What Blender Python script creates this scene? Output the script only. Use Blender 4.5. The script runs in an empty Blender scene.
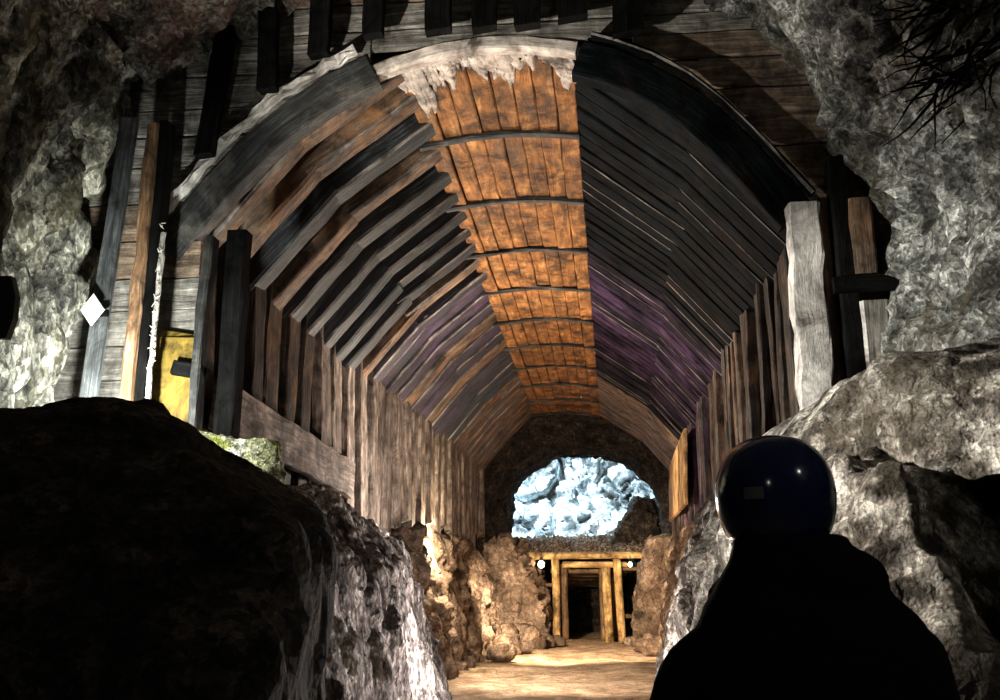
import bpy, bmesh, math, random
import numpy as np
from mathutils import Vector

random.seed(7)
rng = np.random.default_rng(11)
S = bpy.context.scene
COL = S.collection

# ------------------------------------------------------------------ noise
_perm = rng.permutation(256).astype(np.int64)
_perm = np.concatenate([_perm, _perm, _perm])
_grad = rng.normal(size=(256, 3)); _grad /= np.linalg.norm(_grad, axis=1)[:, None]

def perlin(p):
    p = np.asarray(p, float)
    i = np.floor(p).astype(np.int64); f = p - i
    i &= 255
    u = f * f * f * (f * (f * 6 - 15) + 10)
    r = np.zeros(len(p))
    for dx in (0, 1):
        for dy in (0, 1):
            for dz in (0, 1):
                h = _perm[_perm[_perm[(i[:, 0] + dx) & 255] + ((i[:, 1] + dy) & 255)] + ((i[:, 2] + dz) & 255)]
                g = _grad[h]
                d = f - np.array([dx, dy, dz])
                w = (u[:, 0] if dx else 1 - u[:, 0]) * (u[:, 1] if dy else 1 - u[:, 1]) * (u[:, 2] if dz else 1 - u[:, 2])
                r += w * (g * d).sum(1)
    return r

def fbm(p, octv=5, gain=.5):
    r = 0; a = 1
    for k in range(octv):
        r = r + a * perlin(p * (2.03 ** k) + 17.3 * k); a *= gain
    return r

def ridged(p, octv=4):
    r = 0; a = 1
    for k in range(octv):
        r = r + a * (1 - 2 * np.abs(perlin(p * (2.1 ** k) + 31.7 * k)) * 1.6); a *= .5
    return r / 2

def cells(p):
    """distances to the nearest and second nearest random point, and a random value of the nearest"""
    p = np.asarray(p, float)
    i = np.floor(p).astype(np.int64)
    f1 = np.full(len(p), 9.); f2 = np.full(len(p), 9.); val = np.zeros(len(p)); tilt = np.zeros(len(p))
    for dx in (-1, 0, 1):
        for dy in (-1, 0, 1):
            for dz in (-1, 0, 1):
                c = i + np.array([dx, dy, dz]); cc = c & 255
                h = _perm[_perm[_perm[cc[:, 0]] + cc[:, 1]] + cc[:, 2]]
                q = c + .5 + .45 * _grad[h]
                d = np.linalg.norm(p - q, axis=1)
                n = d < f1
                f2 = np.where(n, f1, np.minimum(f2, d)); val = np.where(n, h / 255., val); tilt = np.where(n, ((p - q) * _grad[(h * 7 + 3) & 255]).sum(1), tilt); f1 = np.where(n, d, f1)
    return f1, f2, val, tilt

def rock_noise(p, scale=1., seed=0., crack=.5, stretch=(1, 1, 1), fine=1.):
    q = p * np.array(stretch) * scale + seed
    q = q + .14 * np.stack([perlin(q * 1.7 + 3), perlin(q * 1.7 + 50), perlin(q * 1.7 + 90)], 1)
    f1, f2, v, t1 = cells(q * 1.6)
    g1, g2, v2, t2 = cells(q * 4.1 + 7)
    d = .8 * fbm(q, 4) + .3 * ridged(q * 1.3 + 9, 4) + crack * (.9 * t1 * np.clip((f2 - f1) / .12, 0, 1) + .42 * t2 * np.clip((g2 - g1) / .12, 0, 1))
    d += crack * (.55 * (v - .5) * np.clip((f2 - f1) / .25, 0, 1) + .35 * (v2 - .5) * np.clip((g2 - g1) / .25, 0, 1) - .5 * np.exp(-((f2 - f1) / .09) ** 2) - .25 * np.exp(-((g2 - g1) / .1) ** 2))
    d += fine * .12 * fbm(q * 7, 3)
    return d

# ------------------------------------------------------------------ materials
def rgb(h):
    c = [int(h[k:k + 2], 16) / 255 for k in (0, 2, 4)]
    return tuple((x / 12.92 if x <= .04045 else ((x + .055) / 1.055) ** 2.4) for x in c) + (1,)

def newmat(name):
    m = bpy.data.materials.new(name); m.use_nodes = True
    nt = m.node_tree; nt.nodes.clear()
    return m, nt

def N(nt, t, **k):
    n = nt.nodes.new(t)
    for a, b in k.items():
        setattr(n, a, b)
    return n

def ramp(nt, fac, stops, interp='LINEAR'):
    r = N(nt, 'ShaderNodeValToRGB'); r.color_ramp.interpolation = interp
    e = r.color_ramp.elements
    while len(e) < len(stops): e.new(.5)
    for x, (pos, c) in zip(e, stops):
        x.position = pos; x.color = c if len(c) == 4 else tuple(c) + (1,)
    nt.links.new(fac, r.inputs[0])
    return r.outputs[0]

def noise(nt, vec, scale, detail=6, rough=.6, dist=0.):
    n = N(nt, 'ShaderNodeTexNoise'); n.inputs['Scale'].default_value = scale
    n.inputs['Detail'].default_value = detail; n.inputs['Roughness'].default_value = rough; n.inputs['Distortion'].default_value = dist
    nt.links.new(vec, n.inputs['Vector'])
    return n.outputs['Fac']

def mapping(nt, vec, scale=(1, 1, 1), loc=(0, 0, 0)):
    m = N(nt, 'ShaderNodeMapping'); m.inputs['Scale'].default_value = scale; m.inputs['Location'].default_value = loc
    nt.links.new(vec, m.inputs['Vector'])
    return m.outputs[0]

def mix(nt, fac, a, b, mode='MIX'):
    m = N(nt, 'ShaderNodeMix', data_type='RGBA', blend_type=mode)
    if isinstance(fac, (int, float)): m.inputs[0].default_value = fac
    else: nt.links.new(fac, m.inputs[0])
    for i, v in ((6, a), (7, b)):
        if isinstance(v, tuple): m.inputs[i].default_value = v
        else: nt.links.new(v, m.inputs[i])
    return m.outputs[2]

def finish(nt, col, rough, bumps, spec=.5):
    out = N(nt, 'ShaderNodeOutputMaterial'); b = N(nt, 'ShaderNodeBsdfPrincipled')
    nt.links.new(b.outputs[0], out.inputs[0])
    if isinstance(col, tuple): b.inputs['Base Color'].default_value = col
    else: nt.links.new(col, b.inputs['Base Color'])
    if isinstance(rough, (int, float)): b.inputs['Roughness'].default_value = rough
    else: nt.links.new(rough, b.inputs['Roughness'])
    b.inputs['Specular IOR Level'].default_value = spec
    prev = None
    for h, st, dist in bumps:
        bp = N(nt, 'ShaderNodeBump'); bp.inputs['Strength'].default_value = st; bp.inputs['Distance'].default_value = dist
        nt.links.new(h, bp.inputs['Height'])
        if prev is not None: nt.links.new(prev, bp.inputs['Normal'])
        prev = bp.outputs[0]
    if prev is not None: nt.links.new(prev, b.inputs['Normal'])
    return b

def rock_mat(name, dark, mid, light, stain=None, stain_amt=.5, scale=1., stretch=(1, 1, 1), bump=1., contrast=(.36, .5, .62), rough=.85, spec=.25, grain=1.):
    m, nt = newmat(name)
    tc = N(nt, 'ShaderNodeTexCoord').outputs['Object']
    v = mapping(nt, tc, tuple(scale * s for s in stretch))
    wob = N(nt, 'ShaderNodeTexNoise'); wob.inputs['Scale'].default_value = 9.; wob.inputs['Detail'].default_value = 3; nt.links.new(v, wob.inputs['Vector'])
    vw = mix(nt, .05, v, wob.outputs['Color'])
    n1 = noise(nt, v, 3.2, 8, .62, 0.)
    c = ramp(nt, n1, [(contrast[0], dark), (contrast[1], mid), (contrast[2], light)])
    def vor(sc, feat='F1'):
        o = N(nt, 'ShaderNodeTexVoronoi', feature=feat); o.inputs['Scale'].default_value = sc; nt.links.new(vw, o.inputs['Vector'])
        return o
    a = vor(13.); b = vor(34.)
    for o, lo, hi, k in ((a, .45, 1.45, .75), (b, .3, 1.7, .8)):
        sx = N(nt, 'ShaderNodeSeparateColor'); nt.links.new(o.outputs['Color'], sx.inputs[0])
        c = mix(nt, k * grain, c, ramp(nt, sx.outputs[0], [(.15, (lo,) * 3 + (1,)), (.85, (hi,) * 3 + (1,))]), 'MULTIPLY')
    n4 = noise(nt, v, 60., 5, .7)
    c = mix(nt, .7, c, ramp(nt, n4, [(.38, (.45, .45, .45, 1)), (.6, (1.4, 1.4, 1.4, 1))]), 'MULTIPLY')
    if stain is not None:
        n3 = noise(nt, mapping(nt, v, (1, 1, .6), (5, 3, 9)), 1.7, 9, .7, 0.)
        c = mix(nt, ramp(nt, n3, [(.5, (0, 0, 0, 1)), (.58, (stain_amt,) * 3 + (1,))]), c, stain)
    e = vor(5., 'DISTANCE_TO_EDGE')
    cr = ramp(nt, e.outputs['Distance'], [(0, (0, 0, 0, 1)), (.05, (1, 1, 1, 1))])
    nc = noise(nt, v, 2.1, 3, .5)
    c = mix(nt, mix(nt, 1., ramp(nt, nc, [(.45, (0, 0, 0, 1)), (.6, (.8, .8, .8, 1))]), (.8, .8, .8, 1), 'MULTIPLY'), c, mix(nt, 1., c, cr, 'MULTIPLY'))
    n2 = noise(nt, v, 11., 7, .65)
    finish(nt, c, rough, [(n2, 1. * bump, .07), (a.outputs['Distance'], .5 * bump, .05), (b.outputs['Distance'], .5 * bump, .02), (n4, .5 * bump, .008)], spec)
    return m

def wood_mat(name, dark, mid, light, stain=None, stain_amt=0., rough=.7, spec=.4, bump=1., stretch=26., contrast=(.3, .5, .68), band=None):
    """grain runs along the u of the 'grain' map, which is in metres along each timber"""
    m, nt = newmat(name)
    uv = N(nt, 'ShaderNodeUVMap', uv_map='grain').outputs[0]
    ob = N(nt, 'ShaderNodeNewGeometry').outputs['Position']
    v = mapping(nt, uv, (1.6, stretch, 1))
    n1 = noise(nt, v, 1.0, 8, .7, 1.2)
    c = ramp(nt, n1, [(contrast[0], dark), (contrast[1], mid), (contrast[2], light)])
    n2 = noise(nt, mapping(nt, uv, (1.4, 5, 1), (7, 3, 0)), 1.2, 5, .6, .5)
    c = mix(nt, .6, c, ramp(nt, n2, [(.3, (.25, .25, .25, 1)), (.65, (1.25, 1.25, 1.25, 1))]), 'MULTIPLY')
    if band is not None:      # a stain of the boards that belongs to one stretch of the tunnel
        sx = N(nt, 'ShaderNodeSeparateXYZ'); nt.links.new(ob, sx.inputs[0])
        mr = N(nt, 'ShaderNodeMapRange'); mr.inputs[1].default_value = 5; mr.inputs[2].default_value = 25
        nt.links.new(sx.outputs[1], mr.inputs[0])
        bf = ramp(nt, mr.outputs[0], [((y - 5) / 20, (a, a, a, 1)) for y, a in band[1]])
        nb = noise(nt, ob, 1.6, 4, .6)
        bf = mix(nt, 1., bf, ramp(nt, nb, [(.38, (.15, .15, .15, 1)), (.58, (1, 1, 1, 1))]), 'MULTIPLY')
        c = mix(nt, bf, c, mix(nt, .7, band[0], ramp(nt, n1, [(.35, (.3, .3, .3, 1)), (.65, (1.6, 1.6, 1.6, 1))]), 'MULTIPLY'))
    if stain is not None:
        n3 = noise(nt, mapping(nt, ob, (1, 1, 1), (2, 8, 1)), 2.2, 7, .68, 1.)
        c = mix(nt, ramp(nt, n3, [(.5, (0, 0, 0, 1)), (.64, (stain_amt,) * 3 + (1,))]), c, stain)
    grime = noise(nt, mapping(nt, ob, (1, 1, .8), (31, 4, 7)), 3.4, 9, .72, .5)
    c = mix(nt, 1., c, ramp(nt, grime, [(.36, (.16, .15, .14, 1)), (.5, (.75, .75, .75, 1)), (.64, (1.3, 1.3, 1.3, 1))]), 'MULTIPLY')
    n4 = noise(nt, mapping(nt, uv, (9, 90, 1)), 1., 4, .6)
    rr = ramp(nt, n2, [(.3, (rough - .15,) * 3 + (1,)), (.7, (min(1, rough + .1),) * 3 + (1,))])
    finish(nt, c, rr, [(n1, .7 * bump, .03), (n4, .5 * bump, .006), (grime, .5 * bump, .03)], spec)
    return m

def plain_mat(name, col, rough=.6, spec=.5, nscale=40., var=.3, bump=.15, dist=.002):
    m, nt = newmat(name)
    ob = N(nt, 'ShaderNodeTexCoord').outputs['Object']
    n1 = noise(nt, ob, nscale, 5, .6)
    c = mix(nt, var, col, ramp(nt, n1, [(.3, tuple(x * .4 for x in col[:3])), (.7, tuple(min(1, x * 1.5) for x in col[:3]))]))
    finish(nt, c, rough, [(n1, bump, dist)], spec)
    return m

def glow_mat(name, col, strength):
    m, nt = newmat(name)
    out = N(nt, 'ShaderNodeOutputMaterial'); e = N(nt, 'ShaderNodeEmission')
    e.inputs[0].default_value = col; e.inputs[1].default_value = strength
    nt.links.new(e.outputs[0], out.inputs[0])
    return m

M = {}
M['rock_left'] = rock_mat('flowstone rock', (.05, .05, .045, 1), (.22, .215, .18, 1), (.5, .49, .42, 1), (.10, .085, .03, 1), .45, 1., (1, 1, .55))
M['rock_top'] = rock_mat('roof rock', (.03, .03, .028, 1), (.13, .13, .115, 1), (.3, .3, .26, 1), (.16, .05, .02, 1), .35, 1.)
M['rock_right'] = rock_mat('grey green rock', (.035, .036, .034, 1), (.2, .205, .19, 1), (.52, .53, .5, 1), (.07, .055, .03, 1), .6, 1.1, contrast=(.37, .5, .63))
M['rock_dark'] = rock_mat('dark foreground rock', (.010, .009, .008, 1), (.035, .03, .025, 1), (.08, .065, .05, 1), None, 0, 1.2)  # lack of light is put into this dark rock colour
M['rock_outcrop'] = rock_mat('fluted grey rock', (.05, .043, .045, 1), (.27, .245, .24, 1), (.6, .56, .54, 1), (.08, .055, .05, 1), .4, 1.4, (1, 1, .45))
M['rock_ledge'] = rock_mat('pale buff rock', (.05, .042, .034, 1), (.3, .27, .235, 1), (.62, .585, .53, 1), (.05, .04, .026, 1), .75, 1.3, contrast=(.42, .5, .58), grain=.7)
M['rock_warm'] = rock_mat('brown rock', (.04, .029, .021, 1), (.185, .132, .095, 1), (.37, .28, .21, 1), (.12, .07, .04, 1), .4, .6, grain=.45)
M['rock_back'] = rock_mat('pale blue rock', (.12, .13, .14, 1), (.48, .54, .57, 1), (.78, .84, .87, 1), (.02, .022, .024, 1), .9, .42, grain=.5)  # dark patches paint the shadows in the cracks
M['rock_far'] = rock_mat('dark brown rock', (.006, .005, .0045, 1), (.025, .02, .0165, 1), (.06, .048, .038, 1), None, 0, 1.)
M['lagging'] = rock_mat('black lagging', (.003, .003, .003, 1), (.008, .007, .006, 1), (.02, .017, .014, 1), None, 0, 1.)  # near black so the gaps between frames look deep in shade
M['moss'] = rock_mat('mossy rock', (.06, .07, .02, 1), (.5, .52, .3, 1), (.85, .86, .78, 1), (.35, .40, .04, 1), .8, 2.2)
M['rubble'] = rock_mat('dark rubble', (.03, .023, .018, 1), (.2, .145, .11, 1), (.5, .4, .32, 1), None, 0, 5.)
M['dirt'] = rock_mat('trodden dirt', (.22, .145, .09, 1), (.42, .295, .19, 1), (.56, .42, .29, 1), (.2, .13, .08, 1), .5, .8, bump=.5, rough=.75, grain=.35)

M['crown'] = wood_mat('iron stained planks', (.13, .05, .016, 1), (.33, .135, .038, 1), (.56, .28, .105, 1), (.05, .028, .016, 1), .8, .75, .25, stretch=9.)
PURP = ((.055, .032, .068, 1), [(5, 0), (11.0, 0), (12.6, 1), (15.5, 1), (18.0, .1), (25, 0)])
BRN = (.15, .09, .055, 1)
M['arch_left'] = wood_mat('dark tarred timber', (.003, .0036, .004, 1), (.010, .0125, .015, 1), (.11, .135, .15, 1), (.08, .045, .025, 1), .2, .62, .5, band=PURP)
M['ring_black'] = wood_mat('grey black ring timber', (.006, .0065, .007, 1), (.022, .024, .025, 1), (.09, .092, .09, 1), (.3, .27, .22, 1), .25, .7, .4)
M['arch_edge'] = wood_mat('worn timber edge', (.06, .05, .045, 1), (.2, .18, .165, 1), (.42, .39, .36, 1), (.2, .09, .04, 1), .3, .75, .3)
M['arch_right'] = wood_mat('wet black boards', (.002, .0024, .003, 1), (.005, .0065, .008, 1), (.015, .020, .024, 1), (.05, .028, .016, 1), .2, .8, .03, stretch=18, band=PURP)
M['arch_brown'] = wood_mat('brown boards', (.05, .03, .02, 1), (.16, .10, .065, 1), (.34, .24, .17, 1), (.30, .14, .05, 1), .6, .7, .3, stretch=18)
M['wall_board'] = wood_mat('grey brown wall boards', (.05, .036, .028, 1), (.28, .22, .18, 1), (.56, .48, .41, 1), (.05, .03, .022, 1), .55, .8, .25, stretch=14)
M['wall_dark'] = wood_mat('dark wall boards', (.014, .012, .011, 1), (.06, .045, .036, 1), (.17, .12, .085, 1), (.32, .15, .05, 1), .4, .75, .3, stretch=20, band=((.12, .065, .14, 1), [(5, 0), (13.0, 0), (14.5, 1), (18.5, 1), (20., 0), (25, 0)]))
M['bulkhead'] = wood_mat('weathered grey planks', (.06, .055, .05, 1), (.24, .225, .2, 1), (.5, .48, .43, 1), (.055, .045, .036, 1), .6, .8, .25, stretch=22)
M['bulkhead_brown'] = wood_mat('weathered brown planks', (.05, .035, .026, 1), (.24, .17, .12, 1), (.48, .37, .28, 1), (.04, .028, .02, 1), .6, .8, .25, stretch=18)
M['post_black'] = wood_mat('blackened timber', (.003, .003, .003, 1), (.007, .007, .007, 1), (.012, .011, .011, 1), None, 0, .95, .05)  # near black; on the crown posts it stands for shade
M['post_grey'] = wood_mat('grey timber', (.03, .033, .035, 1), (.1, .11, .115, 1), (.22, .235, .24, 1), None, 0, .7, .3)
M['pole_orange'] = wood_mat('orange brown timber', (.13, .06, .025, 1), (.36, .2, .10, 1), (.62, .43, .28, 1), (.08, .04, .02, 1), .4, .75, .3)
M['white_wood'] = wood_mat('whitewashed timber', (.34, .31, .29, 1), (.78, .75, .71, 1), (.92, .89, .85, 1), (.16, .13, .11, 1), .55, .8, .2, stretch=5)
M['pale_cap'] = wood_mat('pale mineral crust', (.36, .29, .25, 1), (.68, .59, .52, 1), (.86, .79, .72, 1), (.30, .2, .15, 1), .35, .85, .2, stretch=6)
M['yellow'] = wood_mat('yellow ochre board', (.12, .075, .012, 1), (.3, .2, .03, 1), (.42, .3, .06, 1), (.2, .12, .02, 1), .35, .7, .3, stretch=6)
M['gate_log'] = wood_mat('peeled yellow logs', (.3, .16, .05, 1), (.74, .49, .2, 1), (.95, .72, .38, 1), (.16, .075, .025, 1), .6, .7, .3, stretch=12)
M['gate_old'] = wood_mat('old brown logs', (.06, .03, .015, 1), (.2, .12, .06, 1), (.36, .24, .13, 1), None, 0, .75, .3, stretch=12)
M['orange_board'] = wood_mat('bright orange board', (.4, .2, .07, 1), (.72, .45, .2, 1), (.85, .62, .36, 1), (.4, .2, .08, 1), .3, .75, .25, stretch=6)  # bright orange puts the warm lamplight into the colour
M['fringe'] = plain_mat('frayed pale fibre', (.62, .58, .5, 1), .9, .1)  # pale colour carries the brightness of a lit edge
M['sign_white'] = plain_mat('white reflective sheet', (.86, .9, .88, 1), .35, .5, 30, .08, .03)
M['helmet'] = plain_mat('dark navy gloss shell', (.010, .018, .065, 1), .14, .5, 5, .1, .0)
M['rubber'] = plain_mat('black rubber', (.012, .012, .013, 1), .7, .3)
M['jacket'] = plain_mat('black jacket cloth', (.006, .006, .007, 1), .95, .1, 90, .3, .4, .003)
M['trousers'] = plain_mat('black trouser cloth', (.008, .008, .009, 1), .95, .1, 90, .3, .4, .003)
M['skin'] = plain_mat('skin', (.5, .3, .21, 1), .55, .35, 60, .15, .1)
M['hair'] = plain_mat('dark hair', (.012, .009, .007, 1), .6, .3)
M['sticker'] = plain_mat('grey sticker', (.14, .14, .13, 1), .6, .3)
M['bulb'] = glow_mat('lit bulb', (1, .82, .52, 1), 14)
M['teal'] = plain_mat('dark teal paint', (.006, .022, .022, 1), .5, .5)
M['metal'] = plain_mat('dark metal', (.05, .05, .05, 1), .5, .5)

# ------------------------------------------------------------------ mesh building
def tag(o, label=None, cat=None, group=None, kind=None):
    if label: o['label'] = label
    if cat: o['category'] = cat
    if group: o['group'] = group
    if kind: o['kind'] = kind
    return o

def empty(name, loc, label, cat, group=None):
    o = bpy.data.objects.new(name, None); COL.objects.link(o); o.location = loc; o.empty_display_size = .1
    return tag(o, label, cat, group)

class MB:
    def __init__(self):
        self.v = []; self.f = []; self.uv = []; self.mi = []
    def loft(self, rings, us=None, closed=True, caps=True, mats=None, mat=0, capmat=0):
        """rings: list of lists of 3D points; uv: u along the timber, v round it (metres)"""
        n = len(rings[0]); base = len(self.v)
        off = random.uniform(0, 40), random.uniform(0, 40)
        rings = [[Vector(p) for p in r] for r in rings]
        if us is None:
            us = [0.]
            for a, b in zip(rings, rings[1:]):
                us.append(us[-1] + (sum(b, Vector()) / n - sum(a, Vector()) / n).length)
        per = [0.]
        for k in range(n):
            per.append(per[-1] + (rings[0][(k + 1) % n] - rings[0][k]).length)
        for r in rings: self.v.extend(r)
        for i in range(len(rings) - 1):
            for k in range(n if closed else n - 1):
                k2 = (k + 1) % n
                self.f.append((base + i * n + k, base + i * n + k2, base + (i + 1) * n + k2, base + (i + 1) * n + k))
                self.uv.append([(us[i] + off[0], per[k] + off[1]), (us[i] + off[0], per[k + 1] + off[1]), (us[i + 1] + off[0], per[k + 1] + off[1]), (us[i + 1] + off[0], per[k] + off[1])])
                self.mi.append(mats[k] if mats else mat)
        if caps and closed:
            for i in (0, len(rings) - 1):
                idx = [base + i * n + k for k in range(n)]
                if i == 0: idx.reverse()
                self.f.append(tuple(idx))
                c = rings[i][0]
                self.uv.append([(off[0] + (self.v[j] - c).length * .2, off[1] + (self.v[j] - c).length) for j in idx])
                self.mi.append(capmat)
    def plank(self, pts, side, w, t, jit=.008, step=.22, ragged=(0, 0), mats=None, ch=.012, capmat=0):
        """a hewn board along the polyline pts; side = direction of its width w; thickness t across"""
        pts = [Vector(p) for p in pts]; side = Vector(side).normalized()
        P = []
        for a, b in zip(pts, pts[1:]):
            m = max(1, int((b - a).length / step))
            P += [a.lerp(b, k / m) for k in range(m)]
        P.append(pts[-1])
        rings = []
        ws = [random.uniform(-1, 1) for _ in P]
        for i, p in enumerate(P):
            d = (P[min(i + 1, len(P) - 1)] - P[max(i - 1, 0)]).normalized()
            s = (side - d * side.dot(d)).normalized(); up = d.cross(s)
            hw = w / 2; ht = t / 2; c = min(ch, ht * .8, hw * .8)
            j = lambda: random.uniform(-jit, jit)
            sec = [(-hw + c, -ht), (hw - c, -ht), (hw, -ht + c), (hw, ht - c), (hw - c, ht), (-hw + c, ht), (-hw, ht - c), (-hw, -ht + c)]
            r = []
            wj = j() * .8
            for k, (a, b) in enumerate(sec):
                e = Vector()
                if i == 0: e = -d * random.uniform(0, ragged[0])
                if i == len(P) - 1: e = d * random.uniform(0, ragged[1])
                r.append(p + s * (a + j() * .6 + wj) + up * (b + j() * .5) + e)
            rings.append(r)
        self.loft(rings, mats=mats, capmat=capmat)
    def log(self, a, b, r0, r1=None, jit=.06, n=10, step=.25, bend=0.):
        a, b = Vector(a), Vector(b); d = (b - a).normalized()
        s = d.orthogonal().normalized(); u = d.cross(s); r1 = r1 or r0
        m = max(2, int((b - a).length / step)); rings = []
        ph = [random.uniform(-jit, jit) for _ in range(n)]
        bd = Vector((random.uniform(-1, 1), random.uniform(-1, 1), random.uniform(-1, 1))) * bend
        for i in range(m + 1):
            t = i / m; rr = r0 + (r1 - r0) * t; c = a.lerp(b, t) + bd * math.sin(math.pi * t)
            k_ = random.uniform(-jit, jit) * .4
            rings.append([c + (s * math.cos(2 * math.pi * k / n) + u * math.sin(2 * math.pi * k / n)) * rr * (1 + ph[k] + k_ + random.uniform(-jit, jit) * .4) for k in range(n)])
        self.loft(rings)
    def build(self, name, mat, parent=None, smooth=False):
        me = bpy.data.meshes.new(name)
        o = bpy.data.objects.new(name, me); COL.objects.link(o)
        org = Vector((0, 0, 0))
        if parent is not None:
            o.parent = parent; org = parent.location
        me.from_pydata([v - org for v in self.v], [], self.f)
        for m_ in (mat if isinstance(mat, (list, tuple)) else [mat]): me.materials.append(m_)
        l = me.uv_layers.new(name='grain')
        flat = [c for f in self.uv for p in f for c in p]
        l.data.foreach_set('uv', flat)
        me.polygons.foreach_set('material_index', self.mi)
        me.polygons.foreach_set('use_smooth', [smooth] * len(me.polygons))
        me.update()
        bm = bmesh.new(); bm.from_mesh(me); bmesh.ops.recalc_face_normals(bm, faces=bm.faces); bm.to_mesh(me); bm.free()
        return o

def obj_np(name, V, F, mat, parent=None, smooth=True):
    me = bpy.data.meshes.new(name)
    o = bpy.data.objects.new(name, me); COL.objects.link(o)
    V = np.asarray(V, float)
    if parent is not None:
        o.parent = parent; V = V - np.array(parent.location)
    me.from_pydata(V.tolist(), [], [tuple(f) for f in F])
    me.materials.append(mat)
    me.polygons.foreach_set('use_smooth', [smooth] * len(me.polygons)); me.update()
    return o

def remeshed(bms, voxel, smooth_it=0):
    """one closed surface round a list of bmeshes"""
    bm = bmesh.new()
    for b in bms:
        me = bpy.data.meshes.new('t'); b.to_mesh(me); bm.from_mesh(me); bpy.data.meshes.remove(me); b.free()
    me = bpy.data.meshes.new('t'); bm.to_mesh(me); bm.free()
    o = bpy.data.objects.new('t', me); COL.objects.link(o)
    md = o.modifiers.new('r', 'REMESH'); md.mode = 'VOXEL'; md.voxel_size = voxel
    if smooth_it:
        sm = o.modifiers.new('s', 'SMOOTH'); sm.iterations = smooth_it; sm.factor = .5
    dg = bpy.context.evaluated_depsgraph_get(); ev = o.evaluated_get(dg); m2 = ev.to_mesh()
    n = len(m2.vertices); V = np.empty(n * 3); m2.vertices.foreach_get('co', V); V = V.reshape(-1, 3)
    NN = np.empty(n * 3); m2.vertices.foreach_get('normal', NN); NN = NN.reshape(-1, 3)
    F = [tuple(p.vertices) for p in m2.polygons]
    ev.to_mesh_clear(); bpy.data.objects.remove(o); bpy.data.meshes.remove(me)
    return V, NN, F

def hull(pts):
    b = bmesh.new()
    for p in pts: b.verts.new(p)
    r = bmesh.ops.convex_hull(b, input=b.verts)
    bmesh.ops.delete(b, geom=[e for e in r['geom_interior'] if isinstance(e, bmesh.types.BMVert)], context='VERTS')
    bmesh.ops.recalc_face_normals(b, faces=b.faces)
    return b

def boulder(name, hulls, mat, voxel=.05, amp=.12, scale=1., seed=0., stretch=(1, 1, 1), crack=.6, sm=3, label=None, cat='rock', group=None, kind=None, floor_z=None):
    V, NN, F = remeshed([hull(h) for h in hulls], voxel, sm)
    d = rock_noise(V, scale, seed, crack, stretch)
    V = V + NN * (amp * d)[:, None]
    if floor_z is not None: V[:, 2] = np.maximum(V[:, 2], floor_z)
    o = obj_np(name, V, F, mat, smooth=True)
    return tag(o, label, cat, group, kind)

def grid_faces(a, b):
    return [(i * b + j, (i + 1) * b + j, (i + 1) * b + j + 1, i * b + j + 1) for i in range(a - 1) for j in range(b - 1)]

def resample(poly, n):
    P = np.array(poly, float); s = np.concatenate([[0], np.cumsum(np.linalg.norm(np.diff(P, axis=0), axis=1))])
    t = np.linspace(0, s[-1], n)
    return np.stack([np.interp(t, s, P[:, k]) for k in range(P.shape[1])], 1)

def smoothed(P, it=3):
    P = P.copy()
    for _ in range(it):
        P[1:-1] = .25 * P[:-2] + .5 * P[1:-1] + .25 * P[2:]
    return P

def shell(name, stations, nu, nv, mat, amp, scale, seed, crack=.6, stretch=(1, 1, 1), u0=0., u1=1., folds=0.):
    """cave surface through cross-sections: stations = [(Y, polyline of (x, z))]; noise pushes it outward"""
    secs = [smoothed(resample(p, nu), 4) for _, p in stations]; ys = np.array([y for y, _ in stations], float)
    tt = np.linspace(ys[0], ys[-1], nv)
    A = np.array(secs)                                     # stations, nu, 2
    W = np.empty((nv, nu, 3))
    for k in (0, 1):
        for j in range(nu):
            W[:, j, 0 if k == 0 else 2] = np.interp(tt, ys, A[:, j, k]) if ys[0] < ys[-1] else np.interp(-tt, -ys, A[:, j, k])
    W[:, :, 1] = tt[:, None]
    W[:, :, :] = np.apply_along_axis(lambda c: np.convolve(np.pad(c, 3, mode='edge'), np.ones(7) / 7, 'valid'), 0, W) if nv > 20 else W
    W[0, :, 1] = ys[0]; W[-1, :, 1] = ys[-1]
    du = np.gradient(W, axis=1); dv = np.gradient(W, axis=0)
    n = np.cross(du, dv); n /= np.linalg.norm(n, axis=2)[:, :, None] + 1e-9
    c = W.mean(axis=1, keepdims=True)
    s = np.sign(((W - c) * n).sum(2)); s[s == 0] = 1; n = n * s[:, :, None]
    d = rock_noise(W.reshape(-1, 3), scale, seed, crack, stretch).reshape(nv, nu)
    if folds:
        q = W.reshape(-1, 3) * np.array([2.1, 2.1, .4]) + 40
        q = q + .2 * np.stack([perlin(q * 1.1), perlin(q * 1.1 + 9), perlin(q + 5)], 1)
        g = np.exp(-(perlin(q) / .075) ** 2) + .5 * np.exp(-(perlin(q * 2.3 + 3) / .08) ** 2)
        d = d + (folds / amp) * (g.reshape(nv, nu) - .45)
    V = W + n * (amp * d)[:, :, None]
    a, b = int(u0 * (nu - 1)), int(round(u1 * (nu - 1)))
    V = V[:, a:b + 1]
    o = obj_np(name, V.reshape(-1, 3), grid_faces(nv, b - a + 1), mat)
    o['kind'] = 'structure'
    return o

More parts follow.
